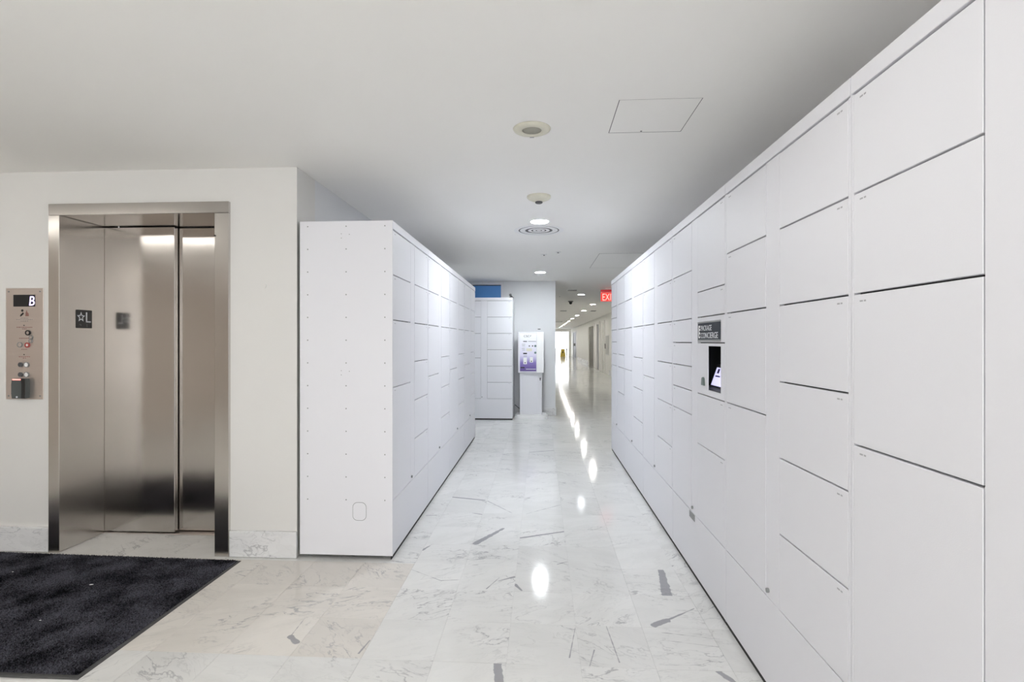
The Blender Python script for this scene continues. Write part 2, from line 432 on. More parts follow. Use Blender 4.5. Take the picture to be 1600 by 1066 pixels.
# fire pictogram
bm = bmesh.new(); cyl(bm, (-.014, -.0043, PH - 0.142), .008, .0006, 'Y', 14)
prism(bm, [(-.030, PH - 0.179), (-.026, PH - 0.168), (-.014, PH - 0.158), (-.010, PH - 0.152), (-.003, PH - 0.162), (-.012, PH - 0.170), (-.024, PH - 0.180)], -.0046, -.004)
obj('figure_print', bm, M['black'], cp)
bm = bmesh.new()
prism(bm, [(.006, PH - 0.178), (.008, PH - 0.157), (.013, PH - 0.145), (.016, PH - 0.138), (.020, PH - 0.152), (.028, PH - 0.160), (.030, PH - 0.178)], -.0046, -.004)
obj('flame_print', bm, mat('brown_red_print', (.25, .12, .10), .6, var=.05), cp)
redp = mat('dull_red_print', (.32, .14, .13), .6, var=.05); grp = mat('fine_grey_print', (.33, .29, .28), .6, var=.05)
for (z, wds, m_) in ((PH - .190, .050, grp), (PH - .199, .11, grp), (PH - .209, .05, grp), (PH - .248, .105, redp), (PH - .258, .030, redp),
                     (PH - .318, .07, redp), (PH - .388, .040, redp), (PH - .435, .075, redp), (PH - .444, .022, redp)):
    bm = bmesh.new(); x = -wds / 2
    while x < wds / 2:
        l = random.uniform(.006, .014); bx(bm, x, min(x + l, wds / 2), -.0044, -.004, z - .0022, z + .0022); x += l + .003
    tag(obj('printed_line', bm, m_, cp), kind='stuff')
for z in (PH - .236, PH - .421):
    bm = bmesh.new(); cyl(bm, (-.002, -.0046, z), .004, .0012, 'Y', 12); obj('lamp_dot', bm, M['black'], cp)
def ring(x, z, r_out, r_in, m_ring, m_in, nm):
    bm = bmesh.new()
    seg = 24; prof = [(r_out, 0), (r_out, .006), (r_in, .006), (r_in, .0)]
    lathe(bm, prof, seg); bmesh.ops.rotate(bm, verts=bm.verts[:], matrix=Matrix.Rotation(math.pi / 2, 3, 'X')); bmesh.ops.translate(bm, verts=bm.verts[:], vec=(x, -.004, z))
    p = obj(nm, bm, m_ring, cp, smooth=False)
    bm = bmesh.new(); cyl(bm, (x, -.006, z), r_in, .005, 'Y', 20); obj('button_face', bm, m_in, p)
ring(.026, PH - .283, .017, .010, M['black'], M['steel_plate'], 'key_switch')
ring(.047, PH - .311, .012, .009, M['grey'], M['steel_plate'], 'key_switch')
ring(-.028, PH - .359, .017, .013, M['grey'], M['steel_plate'], 'key_switch')
ring(.044, PH - .335, .012, .009, M['grey'], M['steel_plate'], 'key_switch')
ring(.022, PH - .361, .017, .008, mat('red_ring', (.38, .07, .06), .5, var=.05), M['white'], 'key_switch')
for z in (PH - .485, PH - .548):
    bm = bmesh.new(); cyl(bm, (-.023, -.007, z), .015, .007, 'Y', 20); bx(bm, -.0245, -.0215, -.0115, -.010, z - .008, z + .008); obj('arrow_lamp', bm, M['darkgrey'], cp)
    ring(.016, z, .017, .013, M['grey'], M['white'], 'call_button')
# card reader, a thing of its own fixed on the plate
cr = thing('card_reader', 'dark grey card reader with red light bar under the call buttons', 'card reader', (-3.267, WALLY - .0045, .968))
bm = bmesh.new()
prism(bm, [(-.052, 0), (-.056, .03), (-.056, .09), (-.052, .125), (.034, .125), (.037, .09), (.037, .03), (.034, 0)], -.030, 0)
obj('housing', bm, mat('graphite_reader', (.075, .085, .085), .55, var=.05), cr)
bm = bmesh.new(); prism(bm, [(.012, .001), (.0145, .03), (.0145, .09), (.012, .124), (.034, .124), (.037, .09), (.037, .03), (.034, .001)], -.033, -.0302); obj('side_strip', bm, M['black'], cr)
box('light_bar', emit('red_reader_lamp', (1.0, .30, .26), .5), cr, -.045, .008, -.034, -.0302, .116, .1235)
bm = bmesh.new(); cyl(bm, (-.018, -.0308, .010), .006, .0012, 'Y', 14); obj('maker_badge', bm, M['signtext'], cr)
bm = bmesh.new(); cyl(bm, (-1.704, WALLY - .002, 1.67), .014, .004, 'Y', 20)
tag(obj('wall_plug', bm, M['wall']), 'small round painted plug on the wall right of the elevator', 'wall plug')

# ------------------------------------------------------------------ parcel lockers
MW = .966; LD = .575; ZB, ZT, ZTOP, ZF = .357, 2.009, 2.062, .024
UNIT = (ZT - ZB) / 12; MARG = .014; C1 = .4275; C2 = .5385
def door_mesh(w, h, t=.017):
    bm = bmesh.new(); bx(bm, 0, w, -.0008, t, 0, h, bev=.0012); me = bpy.data.meshes.new('door'); bm.to_mesh(me); bm.free(); me.materials.append(M['locker']); return me
_cache = {}
def door(parent, x0, x1, z0, z1, hinge_left, near=True):
    key = (round(x1 - x0, 4), round(z1 - z0, 4))
    if key not in _cache: _cache[key] = door_mesh(x1 - x0, z1 - z0)
    d = bpy.data.objects.new('door', _cache[key]); C.objects.link(d); d.parent = parent; d.location = (x0, 0, z0)
    w, h = x1 - x0, z1 - z0
    k2 = ('label', hinge_left)
    if k2 not in _cache:
        bm = bmesh.new()
        bx(bm, 0, .013, -.0012, -.0006, 0, .0045); bx(bm, .0175, .026, -.0012, -.0006, 0, .0045)
        me = bpy.data.meshes.new('number_label'); bm.to_mesh(me); bm.free(); me.materials.append(M['print']); _cache[k2] = me
    l = bpy.data.objects.new('number_label', _cache[k2]); C.objects.link(l); l.parent = d
    l.location = (.026 if hinge_left else w - .052, 0, h - .020); l['kind'] = 'stuff'
    k3 = ('hinge', hinge_left, round(h, 4))
    if k3 not in _cache:
        bm = bmesh.new()
        hx = -.0065 if hinge_left else .0065
        for zc in ((.030, h - .030) if h > .2 else (h / 2,)):
            bx(bm, hx - .0030, hx + .0030, -.0014, -.0002, zc - .011, zc + .011, bev=.0004)
        me = bpy.data.meshes.new('hinge'); bm.to_mesh(me); bm.free(); me.materials.append(M['locker']); _cache[k3] = me
    g = bpy.data.objects.new('hinge', _cache[k3]); C.objects.link(g); g.parent = d; g.location = (0 if hinge_left else w, 0, 0); g['kind'] = 'stuff'
    return d

def locker(loc, rz, left, right, label, group, special=None):
    t = thing('parcel_locker', label, 'locker', loc, rz, group)
    g = .0012
    bm = bmesh.new(); xa, xb, za, zb = g + .003, MW - g - .003, ZF + .004, ZTOP - .003
    if any(isinstance(r, tuple) for r in right):       # room for the screen niche
        n0, n1 = 1.046, 1.3195
        bx(bm, xa, xb, .26, LD, za, zb); bx(bm, xa, C2, .0185, .26, za, zb); bx(bm, MW - MARG, xb, .0185, .26, za, zb)
        bx(bm, C2, MW - MARG, .0185, .26, za, n0); bx(bm, C2, MW - MARG, .0185, .26, n1, zb)
    else: bx(bm, xa, xb, .0185, LD, za, zb)
    obj('body', bm, M['locker_in'], t)
    box('side_panel', M['locker'], t, g, g + .0028, .0, LD, ZF, ZTOP - .001)
    box('side_panel', M['locker'], t, MW - g - .0028, MW - g, .0, LD, ZF, ZTOP - .001)
    box('top_panel', M['locker'], t, g + .003, MW - g - .003, .02, LD, ZTOP - .0028, ZTOP - .0005)
    box('hinge_stile', M['locker'], t, g + .003, MARG - .0012, 0, .018, ZB, ZT, bev=.0006)
    box('hinge_stile', M['locker'], t, MW - MARG + .0012, MW - g - .003, 0, .018, ZB, ZT, bev=.0006)
    box('latch_strip', M['locker'], t, C1 + .0012, C2 - .0012, 0, .018, ZB, ZT, bev=.0008)
    box('base_shadow_strip', M['gap'], t, g + .002, MW - g - .002, .006, .012, .0005, ZF + .002)  # black strip standing in for the shade under the base panel
    box('base_panel', M['locker'], t, g + .003, MW - g - .003, .0005, .018, ZF, ZB - .0018, bev=.0008)
    box('top_trim', M['locker'], t, g + .0005, MW - g - .0005, -.003, .018, ZT + .004, ZTOP, bev=.0012)
    bm = bmesh.new(); cyl(bm, (.449, -.004, .386), .0085, .009, 'Y', 16); bx(bm, .4482, .4498, -.0092, -.0084, .382, .390); obj('lock', bm, M['grey'], t)
    for fx in (.05, MW - .05):
        for fy in (.05, LD - .05):
            bm = bmesh.new(); cyl(bm, (fx, fy, .004), .021, .008, 'Z', 18); cyl(bm, (fx, fy, .016), .007, .016, 'Z', 12); obj('foot', bm, M['grey'], t)
    for rows, x0, x1, hl in ((left, MARG, C1 - .0022, True), (right, C2 + .0016, MW - MARG, False)):
        z = ZT
        for r in rows:
            kind = None
            if isinstance(r, tuple): r, kind = r
            z1 = z - .0027; z0 = z - r * UNIT + .0027; z -= r * UNIT
            if kind: special(kind, t, x0, x1, z0, z1)
            else: door(t, x0, x1, z0, z1, hl)
    return t

TALL = [2, 2, 3, 5]; SIX = [2] * 6

def kiosk_parts(kind, t, x0, x1, z0, z1):
    if kind == 'sign':
        p = box('sign_panel', M['locker'], t, x0, x1, -.0008, .017, z0, z1, bev=.0012)
        n = box('nameplate', M['signslate'], t, .559, .902, -.006, -.0008, 1.337, 1.424, bev=.001)
        box('nameplate_rail', M['grey'], t, .559, .902, -.0075, -.0008, 1.424, 1.432, bev=.001)
        box('nameplate_rail', M['grey'], t, .559, .902, -.0075, -.0008, 1.328, 1.337, bev=.001)
        w_ = .196; o = obj('lettering', text_mesh('PACKAGE', .028, .168), M['signtext'], n, loc=(.617, -.006, 1.3835))
        o = obj('lettering', text_mesh('CONCIERGE', .030, .262), M['signtext'], n, loc=(.615, -.006, 1.344))
        bm = bmesh.new()
        bx(bm, .574, .586, -.0066, -.006, 1.345, 1.412)
        for (a, b2) in ((1.401, 1.412), (1.385, 1.395), (1.366, 1.376), (1.345, 1.354)): bx(bm, .586, .603, -.0066, -.006, a, b2)
        obj('emblem', bm, M['white'], n)
    else:
        hx0, hx1, hz0, hz1 = .715, .902, 1.078, 1.304
        bm = bmesh.new()
        bx(bm, x0, hx0, -.0008, .0022, z0, z1); bx(bm, hx1, x1, -.0008, .0022, z0, z1)
        bx(bm, hx0, hx1, -.0008, .0022, z0, hz0); bx(bm, hx0, hx1, -.0008, .0022, hz1, z1)
        obj('screen_panel', bm, M['locker'], t)
        # the niche behind the panel is the whole column wide
        bm = bmesh.new()
        bx(bm, x0, x1, .24, .25, z0, z1); bx(bm, x0, x0 + .004, .003, .24, z0, z1); bx(bm, x1 - .004, x1, .003, .24, z0, z1)
        bx(bm, x0, x1, .003, .24, z1 - .004, z1); bx(bm, x0, x1, .003, .24, z0, z0 + .004)
        obj('niche', bm, M['black'], t)
        bm = bmesh.new(); prism(bm, [(.0175, z0 + .006), (.0175, 1.080), (.055, 1.090), (.10, 1.090), (.10, z0 + .006)], x0 + .03, x1 - .006, 'YZ'); obj('ledge', bm, M['darkgrey'], t)
        bm = bmesh.new(); prism(bm, [(.046, 1.0905), (.086, 1.205), (.096, 1.205), (.058, 1.0905)], .600, x1 - .01, 'YZ'); tb = obj('screen_case', bm, M['black'], t)
        # lit screen on the sloping face
        def face(name, u0, u1, v0, v1, off, m_):
            a = Vector((0, .046, 1.0905)); b2 = Vector((0, .086, 1.205)); nrm = Vector((0, -(b2 - a).z, (b2 - a).y)).normalized()
            bm = bmesh.new(); vs = []
            for (u, v) in ((u0, v0), (u1, v0), (u1, v1), (u0, v1)):
                p = a.lerp(b2, v) + nrm * off; vs.append(bm.verts.new((u, p.y, p.z)))
            f_ = bm.faces.new(vs); r_ = bmesh.ops.extrude_face_region(bm, geom=[f_]); bmesh.ops.translate(bm, verts=[q for q in r_['geom'] if isinstance(q, bmesh.types.BMVert)], vec=nrm * -.0004)
            bmesh.ops.recalc_face_normals(bm, faces=bm.faces[:]); return obj(name, bm, m_, tb)
        face('screen', .612, x1 - .02, .05, .86, .0008, emit('lit_lavender_screen', (.72, .70, 1.0), .26))
        dk = mat('dark_violet_print', (.05, .03, .12), .5, var=.05)
        face('screen_print', .640, .668, .60, .80, .0014, dk); face('screen_print', .632, .70, .44, .50, .0014, dk); face('screen_print', .72, .80, .66, .74, .0014, dk)
        # small rounded scanner window left of the opening
        pts = [(.621, 1.096), (.626, 1.122)] + [(.6445 + .0185 * math.cos(math.radians(a)), 1.122 + .017 * math.sin(math.radians(a))) for a in range(160, 10, -20)] + [(.663, 1.122), (.668, 1.096)]
        bm = bmesh.new(); prism(bm, pts, -.008, -.0008); obj('scanner_window', bm, mat('grey_green_plastic', (.13, .17, .16), .4, var=.06), t)

RX = .861
R0 = 6.303
right_rows = [([2, 1, 1, 1, 1, 1, 5], [2, 2, 2, 1, 2, 3]), (TALL, SIX), (TALL, SIX),
              ([2, 2, 1, 1, 1, 1, 4], [3, 1, (1, 'sign'), (2, 'screen'), 2, 3]), (TALL, SIX), (TALL, SIX)]
rlab = ['white parcel locker unit at the far end of the right row, by the exit sign',
        'white parcel locker unit in the right row, second from its far end',
        'white parcel locker unit in the right row, next beyond the touchscreen unit',
        'white parcel locker unit with dark nameplate and black touchscreen niche',
        'white parcel locker unit in the right row, next nearer than the touchscreen unit',
        'white parcel locker unit nearest the camera, cut by the right picture edge']
touch = None
for k, (rows, lb) in enumerate(zip(right_rows, rlab)):
    u = locker((RX, R0 - k * MW, 0), -math.pi / 2, rows[0], rows[1], lb, 'right row of parcel lockers', kiosk_parts)
    if k == 3: touch = u
pb = box('rating_plate', M['grey'], touch, .385, .485, -.002, .0005, .316, .352, bev=.0005); pb['label'] = 'small grey printed plate'
bm = bmesh.new()
for q in range(5): bx(bm, .392, .478 - .012 * (q % 2), -.0024, -.002, .321 + q * .006, .3225 + q * .006)
tag(obj('plate_print', bm, M['darkgrey'], pb), kind='stuff')

LX = -.900
LW = .978
L0 = 3.066
llab = ['white parcel locker unit at the near end of the left row, with riveted end panel',
        'white parcel locker unit in the left row, second from the camera',
        'white parcel locker unit in the left row, third from the camera',
        'white parcel locker unit at the far end of the left row']
for k in range(4):
    u = locker((LX, L0 + k * LW, 0), math.pi / 2, TALL, SIX, llab[k], 'left row of parcel lockers')
    u.scale = (LW / MW, 1, 1)
    if k == 0:
        ep = box('end_panel', M['locker'], u, -.006, .0008, -.002, LD, ZF, ZTOP, bev=.001)
        # screws on the end panel: local y is the depth into the wall
        bm = bmesh.new()
        for yy in (.045, .285, .525):
            for r in range(13): cyl(bm, (-.0062, yy, 2.030 - r * .139), .0042, .0016, 'X', 10)
        for zz in (1.98, 1.145):
            for (dy, dz) in ((.265, 0), (.315, .004), (.315, -.022)): cyl(bm, (-.0062, dy, zz + dz), .0028, .0014, 'X', 8)
        tag(obj('screws', bm, M['grey'], ep), kind='stuff')
        bm = bmesh.new(); prism(bm, rrect(.202, .292, .086, .112, .03), -.0066, -.0058, 'YZ'); cg = obj('access_cover_gap', bm, M['grey'], ep)
        bm = bmesh.new(); prism(bm, rrect(.202, .292, .080, .106, .028), -.0074, -.0060, 'YZ'); obj('access_cover', bm, M['locker'], ep)

far = locker((-.474 - MW, 8.60, 0), 0, TALL, SIX, 'white parcel locker unit facing the camera beside the payment kiosk', None)
# small black camera on top of that unit
bc = thing('webcam', 'small black camera perched on the far locker unit', 'camera', (-.50, 8.66, ZTOP - .0005), rz=.3)
box('base', M['black'], bc, -.035, .035, -.03, .03, 0, .012, bev=.002)
bm = bmesh.new(); prism(bm, [(-.02, .010), (.028, .010), (-.004, .055), (-.026, .052)], -.012, .012); obj('bracket', bm, M['black'], bc)
bm = bmesh.new(); cyl(bm, (-.016, -.005, .052), .017, .05, 'Y', 18); obj('lens_barrel', bm, M['black'], bc)

# blue transom window above that unit
w = thing('window_2', 'blue transom window in a white frame above the far lockers', None, (-1.0, FARY, 1.30), kind='structure')
blue = mat('blue_glazing', (.075, .26, .62), .25, var=.04, scale=3)
box('pane', blue, w, -.55, .285, -.012, -.004, 0, 1.035)
bm = bmesh.new()
bx(bm, -.58, .315, -.03, 0, 1.04, 1.075, bev=.002); bx(bm, .288, .322, -.03, 0, -.03, 1.04, bev=.002); bx(bm, -.58, -.55, -.03, 0, -.03, 1.04, bev=.002)
obj('window_frame', bm, M['locker'], w)
bm = bmesh.new(); bx(bm, -.55, .288, -.016, -.012, 1.022, 1.038); obj('bead', bm, mat('navy_bead', (.02, .04, .10), .5, var=.05), w)
bm = bmesh.new(); bx(bm, -.62, FARY * 0 - .60, FARY - .012, FARY - .0005, .13, CEIL - .001)
tag(obj('trim_1', bm, M['wall_cool']), None, None, None, 'structure')

# ------------------------------------------------------------------ payment kiosk on a pedestal
k = thing('payment_kiosk', 'white laundry card kiosk with purple panel on a white pedestal', 'kiosk', (-.165, 8.90, 0))
bm = bmesh.new(); prism(bm, rrect(0, 0, .56, .38, .09), 0, .045, 'XY'); obj('base', bm, M['white'], k)
bm = bmesh.new(); prism(bm, rrect(0, 0, .52, .34, .08), .045, .07, 'XY'); obj('base_step', bm, M['white'], k)
box('pedestal', M['locker'], k, -.195, .185, -.13, .15, .07, .79, bev=.006)
box('pedestal_door', M['locker'], k, -.145, .115, -.134, -.13, .10, .745, bev=.002)
hd = box('cabinet', M['locker'], k, -.225, .215, -.16, .17, .785, 1.485, bev=.006)
box('side_cover', M['white'], k, .095, .215, -.175, -.16, .79, 1.48, bev=.003)
# purple graphic panel: a printed gradient
m, t, b = principled('purple_gradient_print')
geo = t.nodes.new('ShaderNodeNewGeometry'); sp_ = t.nodes.new('ShaderNodeSeparateXYZ'); t.links.new(geo.outputs['Position'], sp_.inputs[0])
rp = t.nodes.new('ShaderNodeValToRGB'); mr = t.nodes.new('ShaderNodeMapRange'); mr.inputs[1].default_value = .82; mr.inputs[2].default_value = 1.45
t.links.new(sp_.outputs[2], mr.inputs[0]); t.links.new(mr.outputs[0], rp.inputs[0]); t.links.new(rp.outputs[0], b.inputs['Base Color'])
rp.color_ramp.elements[0].color = (.09, .05, .22, 1); rp.color_ramp.elements[1].color = (.82, .83, .86, 1)
e2 = rp.color_ramp.elements.new(.22); e2.color = (.22, .16, .48, 1); e3 = rp.color_ramp.elements.new(.42); e3.color = (.70, .68, .82, 1)
b.inputs['Roughness'].default_value = .35
fp = box('graphic_panel', m, k, -.190, .088, -.1635, -.16, .815, 1.46)
def kbox(name, m_, x0, x1, z0, z1, d=.003, par=None): return box(name, m_, par or fp, x0, x1, -.1635 - d, -.1635, z0, z1)
o = obj('lettering', text_mesh('CSC', .038, .100, .002), M['black'], fp, loc=(-.125, -.1635, 1.393))
bm = bmesh.new(); prism(bm, [(-.022, 1.405), (-.006, 1.432), (.002, 1.432), (-.012, 1.405)], -.1641, -.1635); obj('swoosh', bm, M['darkgrey'], fp)
kbox('printed_bar', M['darkgrey'], -.135, -.070, 1.315, 1.330, .0006)
kbox('printed_bar', M['grey'], -.050, .085, 1.318, 1.328, .0006)
for (x, z) in ((-.030, 1.245), (.025, 1.245)):
    bm = bmesh.new(); cyl(bm, (x, -.168, z), .011, .009, 'Y', 14); obj('push_button', bm, M['black'], fp)
for (x0, x1, z) in ((-.160, -.100, 1.27), (-.155, -.105, 1.243), (-.160, -.11, 1.20), (-.155, -.105, 1.172)): kbox('printed_line', M['print'], x0, x1, z, z + .009, .0005)
kbox('display', M['cream'], -.080, .015, 1.155, 1.205)
kbox('card_slot', M['black'], -.135, -.070, 1.105, 1.128, .006)
kbox('slot_label', M['print'], -.130, -.070, 1.068, 1.080, .0006)
a = kbox('coin_mech', M['white'], -.132, -.072, .935, 1.045, .006); kbox('return_slot', M['black'], -.112, -.092, .950, .968, .010, a)
a = kbox('bill_mech', M['white'], -.022, .032, .965, 1.055, .006); kbox('return_slot', M['black'], -.004, .016, .975, .993, .010, a)
kbox('printed_bar', M['black'], -.182, -.110, .865, .885, .0006); kbox('printed_bar', M['signtext'], -.090, .08, .845, .854, .0006)
for z in (1.245, 1.13):
    bm = bmesh.new(); cyl(bm, (.072, -.170, z), .019, .014, 'Y', 18); obj('cylinder_lock', bm, mat('green_grey_lock', (.12, .18, .18), .35, metal=.5, var=.05), fp)
bm = bmesh.new(); cyl(bm, (.155, -.136, .69), .013, .012, 'Y', 14); bx(bm, .147, .163, -.142, -.130, .655, .685); obj('padlock', bm, M['darkgrey'], k)
tag(box('wall_sticker', M['darkgrey'], None, -.055, -.005, FARY - .003, FARY - .0005, 1.535, 1.55), 'tiny dark sticker on the wall above the kiosk', 'sticker')
# power cable
cu = bpy.data.curves.new('cable', 'CURVE'); cu.dimensions = '3D'; cu.bevel_depth = .006; cu.bevel_resolution = 2
s_ = cu.splines.new('BEZIER'); pts = [(-.465, 9.150, .19), (-.43, 9.145, .165), (-.39, 9.145, .13), (-.35, 9.150, .12)]
s_.bezier_points.add(len(pts) - 1)
for p, q in zip(s_.bezier_points, pts): p.co = q; p.handle_left_type = p.handle_right_type = 'AUTO'
tmp = bpy.data.objects.new('cable', cu); C.objects.link(tmp)
me = bpy.data.meshes.new_from_object(tmp.evaluated_get(bpy.context.evaluated_depsgraph_get())); bpy.data.objects.remove(tmp, do_unlink=True)
me.materials.clear()
tag(obj('power_cable', me, M['black']), 'short dark cable on the wall between kiosk and far locker', 'cable')

# ------------------------------------------------------------------ entrance mat
mt_ = thing('entrance_mat', 'black carpet mat with rubber border in front of the elevator', 'mat', (-2.7, 2.45, 0))
mo = Vector((-2.7, 2.45, 0))
bm = bmesh.new()
quad = [(-4.1, 1.90), (-1.812, 1.908), (-1.806, 2.998), (-4.1, 3.044)]
vb = [bm.verts.new((x - mo.x, y - mo.y, .0005)) for x, y in quad]
vt = [bm.verts.new((x - mo.x + (-.006 if x > -3 else 0), y - mo.y + (.006 if y < 2.5 else -.006), .004)) for x, y in quad]
bm.faces.new(vt); bm.faces.new(vb[::-1])
for q in range(4): bm.faces.new((vb[q], vb[(q + 1) % 4], vt[(q + 1) % 4], vt[q]))
obj('rubber_border', bm, M['rubber'], mt_)
# carpet backing and cut pile (uncountable tufts)
m, t, b = principled('charcoal_carpet')
geo = t.nodes.new('ShaderNodeNewGeometry')
n1 = t.nodes.new('ShaderNodeTexNoise'); n1.inputs['Scale'].default_value = 5; n1.inputs['Detail'].default_value = 5
n2 = t.nodes.new('ShaderNodeTexNoise'); n2.inputs['Scale'].default_value = 160; n2.inputs['Detail'].default_value = 2
for n_ in (n1, n2): t.links.new(geo.outputs['Position'], n_.inputs['Vector'])
ml = t.nodes.new('ShaderNodeMath'); ml.operation = 'MULTIPLY'; t.links.new(n1.outputs[0], ml.inputs[0]); t.links.new(n2.outputs[0], ml.inputs[1])
cr_ = t.nodes.new('ShaderNodeValToRGB'); t.links.new(ml.outputs[0], cr_.inputs[0]); t.links.new(cr_.outputs[0], b.inputs['Base Color'])
cr_.color_ramp.elements[0].position = .16; cr_.color_ramp.elements[0].color = (.004, .004, .006, 1)
cr_.color_ramp.elements[1].position = .36; cr_.color_ramp.elements[1].color = (.10, .10, .122, 1)
b.inputs['Roughness'].default_value = .95; b.inputs['Specular IOR Level'].default_value = .1
bm = bmesh.new()
inner = [(-4.1, 1.925), (-1.835, 1.933), (-1.822, 2.986), (-4.1, 3.034)]
vs = [bm.verts.new((x - mo.x, y - mo.y, .0075)) for x, y in inner]; vs2 = [bm.verts.new((x - mo.x, y - mo.y, .002)) for x, y in inner]
bm.faces.new(vs)
for q in range(4): bm.faces.new((vs2[q], vs2[(q + 1) % 4], vs[(q + 1) % 4], vs[q]))
obj('carpet_backing', bm, m, mt_)
rs = np.random.RandomState(5)
nx, ny = 300, 190
gx, gy = np.meshgrid(np.linspace(-3.62, -1.838, nx), np.linspace(0, 1, ny))
gx = gx.ravel() + rs.normal(0, .0018, nx * ny); gy = gy.ravel()
lo = 1.93; hi = 2.984 + (gx + 1.822) * (3.034 - 2.986) / (-4.1 + 1.822)
gy = lo + gy * (hi - lo) + rs.normal(0, .0016, nx * ny)
n = gx.size
ang = rs.uniform(0, 6.28, n); hgt = rs.uniform(.0035, .0075, n); lx = rs.normal(0, .003, n); ly = rs.normal(0, .003, n)
V = np.zeros((n, 4, 3))
for q in range(3):
    V[:, q, 0] = gx - mo.x + .0036 * np.cos(ang + q * 2.094); V[:, q, 1] = gy - mo.y + .0036 * np.sin(ang + q * 2.094); V[:, q, 2] = .0072
V[:, 3, 0] = gx - mo.x + lx; V[:, 3, 1] = gy - mo.y + ly; V[:, 3, 2] = .0075 + hgt
idx = np.arange(n)[:, None] * 4
F = np.concatenate([idx + np.array([[0, 1, 3]]), idx + np.array([[1, 2, 3]]), idx + np.array([[2, 0, 3]])])
me = bpy.data.meshes.new('carpet_pile'); me.from_pydata(V.reshape(-1, 3).tolist(), [], F.tolist()); me.update()
tag(obj('carpet_pile', me, m, mt_), kind='stuff')
for (x, y, s, lb) in ((-2.42, 2.63, .011, 'largest white speck of lint, in the middle of the black mat'), (-3.0, 2.75, .005, 'tiny white speck of lint at the left of the black mat'),
                      (-2.35, 2.28, .005, 'tiny white speck of lint near the front of the black mat')):
    bm = bmesh.new(); prism(bm, [(-s, -s * .3), (s * .2, -s * .45), (s, .1 * s), (s * .3, s * .4), (-s * .6, s * .3)], .0155, .0168, 'XY')
    tag(obj('lint_speck', bm, M['white'], loc=(x, y, 0)), lb, 'lint', 'lint on the mat')

# ------------------------------------------------------------------ ceiling fittings
def at_ceiling(name, label, cat, x, y, group=None): return thing(name, label, cat, (x, y, CEIL), group=group)
s_ = at_ceiling('ceiling_speaker', 'round cream ceiling speaker with grey centre grille', 'speaker', -.045, 2.585)
bm = bmesh.new(); lathe(bm, [(.048, -.008), (.052, -.012), (.075, -.011), (.092, -.005), (.095, 0), (.0, 0)]); obj('rim', bm, M['cream'], s_, True)
bm = bmesh.new(); lathe(bm, [(0, -.0105), (.03, -.010), (.049, -.008), (.049, -.002)]); obj('grille', bm, M['creamgrille'], s_, True)
bm = bmesh.new(); bx(bm, -.012, .010, .072, .082, -.0125, -.010); obj('maker_badge', bm, M['print'], s_)

sd = at_ceiling('smoke_detector', 'cream dome smoke detector with dark tip', 'smoke detector', -.014, 3.79)
bm = bmesh.new(); lathe(bm, [(.088, 0), (.088, -.012), (.078, -.022), (.052, -.033), (.034, -.041), (0, -.041)]); obj('housing', bm, M['cream'], sd, True)
bm = bmesh.new(); lathe(bm, [(.027, -.040), (.027, -.050), (.020, -.054), (0, -.054)], 20); obj('sensor_tip', bm, M['darkgrey'], sd, True)

def downlight(x, y, label, group, strength, col, r=.080):
    d = at_ceiling('downlight', label, 'downlight', x, y, group)
    bm = bmesh.new(); lathe(bm, [(r - .004, -.003), (r, -.006), (r + .008, -.005), (r + .012, 0)]); obj('trim_ring', bm, M['white'], d, True)
    bm = bmesh.new(); lathe(bm, [(0, -.0045), (r - .004, -.0040), (r - .004, -.001)]); obj('lens', bm, emit('downlight_lens', col, strength), d)
COOL = (.91, .955, 1.0); WARM = (1.0, .97, .90)
downlight(-.011, 4.584, 'bright round downlight between smoke detector and round air vent', 'corridor downlights', DOWNLIGHT, COOL)
downlight(-.012, 1.193, 'added unseen round downlight in the ceiling just ahead of the camera', 'corridor downlights', DOWNLIGHT * .27, (1.0, .97, .93))  # out of view, added to bounce more light off the floor
downlight(-.010, 7.975, 'bright round downlight in the ceiling before the kiosk wall', 'corridor downlights', DOWNLIGHT, COOL)
downlight(.928, 11.85, 'bright round downlight left of the exit sign', 'corridor downlights', FARLIGHT * .15, COOL)
for q, y in enumerate((15.0, 18.1, 21.5, 24.6, 27.7, 30.8, 33.9, 37.0, 40.1)):
    names = ['nearest', 'second', 'third', 'fourth', 'fifth', 'sixth', 'seventh', 'eighth', 'farthest']
    downlight(1.51, y, names[q] + ' downlight of the straight line down the long corridor', 'long corridor downlights', FARLIGHT, WARM)

av = at_ceiling('air_vent', 'round white ceiling air diffuser of concentric rings', 'air vent', -.019, 4.955)
bm = bmesh.new(); lathe(bm, [(0, -.0012), (.225, -.0012), (.225, -.0002)], 64); obj('throat', bm, M['darkgrey'], av)
for r0, r1, z in ((.240, .196, -.0024), (.183, .132, -.0028), (.104, .074, -.0030), (.058, .034, -.0032), (.020, .0, -.0034)):
    bm = bmesh.new()
    if r1 > 0: lathe(bm, [(r0, -.0013), (r0, z), (r1, z - .0004), (r1, -.0013)], 64)
    else: lathe(bm, [(r0, -.0013), (r0, z), (0, z)], 64)
    obj('diffuser_ring', bm, M['white'], av)

hp = at_ceiling('access_panel', 'large square access panel in the ceiling near the right lockers', 'access panel', .530, 2.475)
box('frame', M['darkgrey'], hp, -.183, .183, -.180, .182, -.0007, -.0002)
box('panel', M['ceiling'], hp, -.1795, .1795, -.1795, .177, -.0012, -.0004)
bm = bmesh.new(); cyl(bm, (-.02, .164, -.002), .005, .002, 'Z', 12); obj('latch', bm, M['darkgrey'], hp)
hp = at_ceiling('access_panel', 'faint access panel in the ceiling close to the far end of the right lockers', 'access panel', 1.02, 6.93)
box('frame', M['gap'], hp, -.305, .305, -.62, .62, -.0010, -.0002)
box('panel', M['ceiling'], hp, -.302, .302, -.614, .614, -.0012, -.0005)

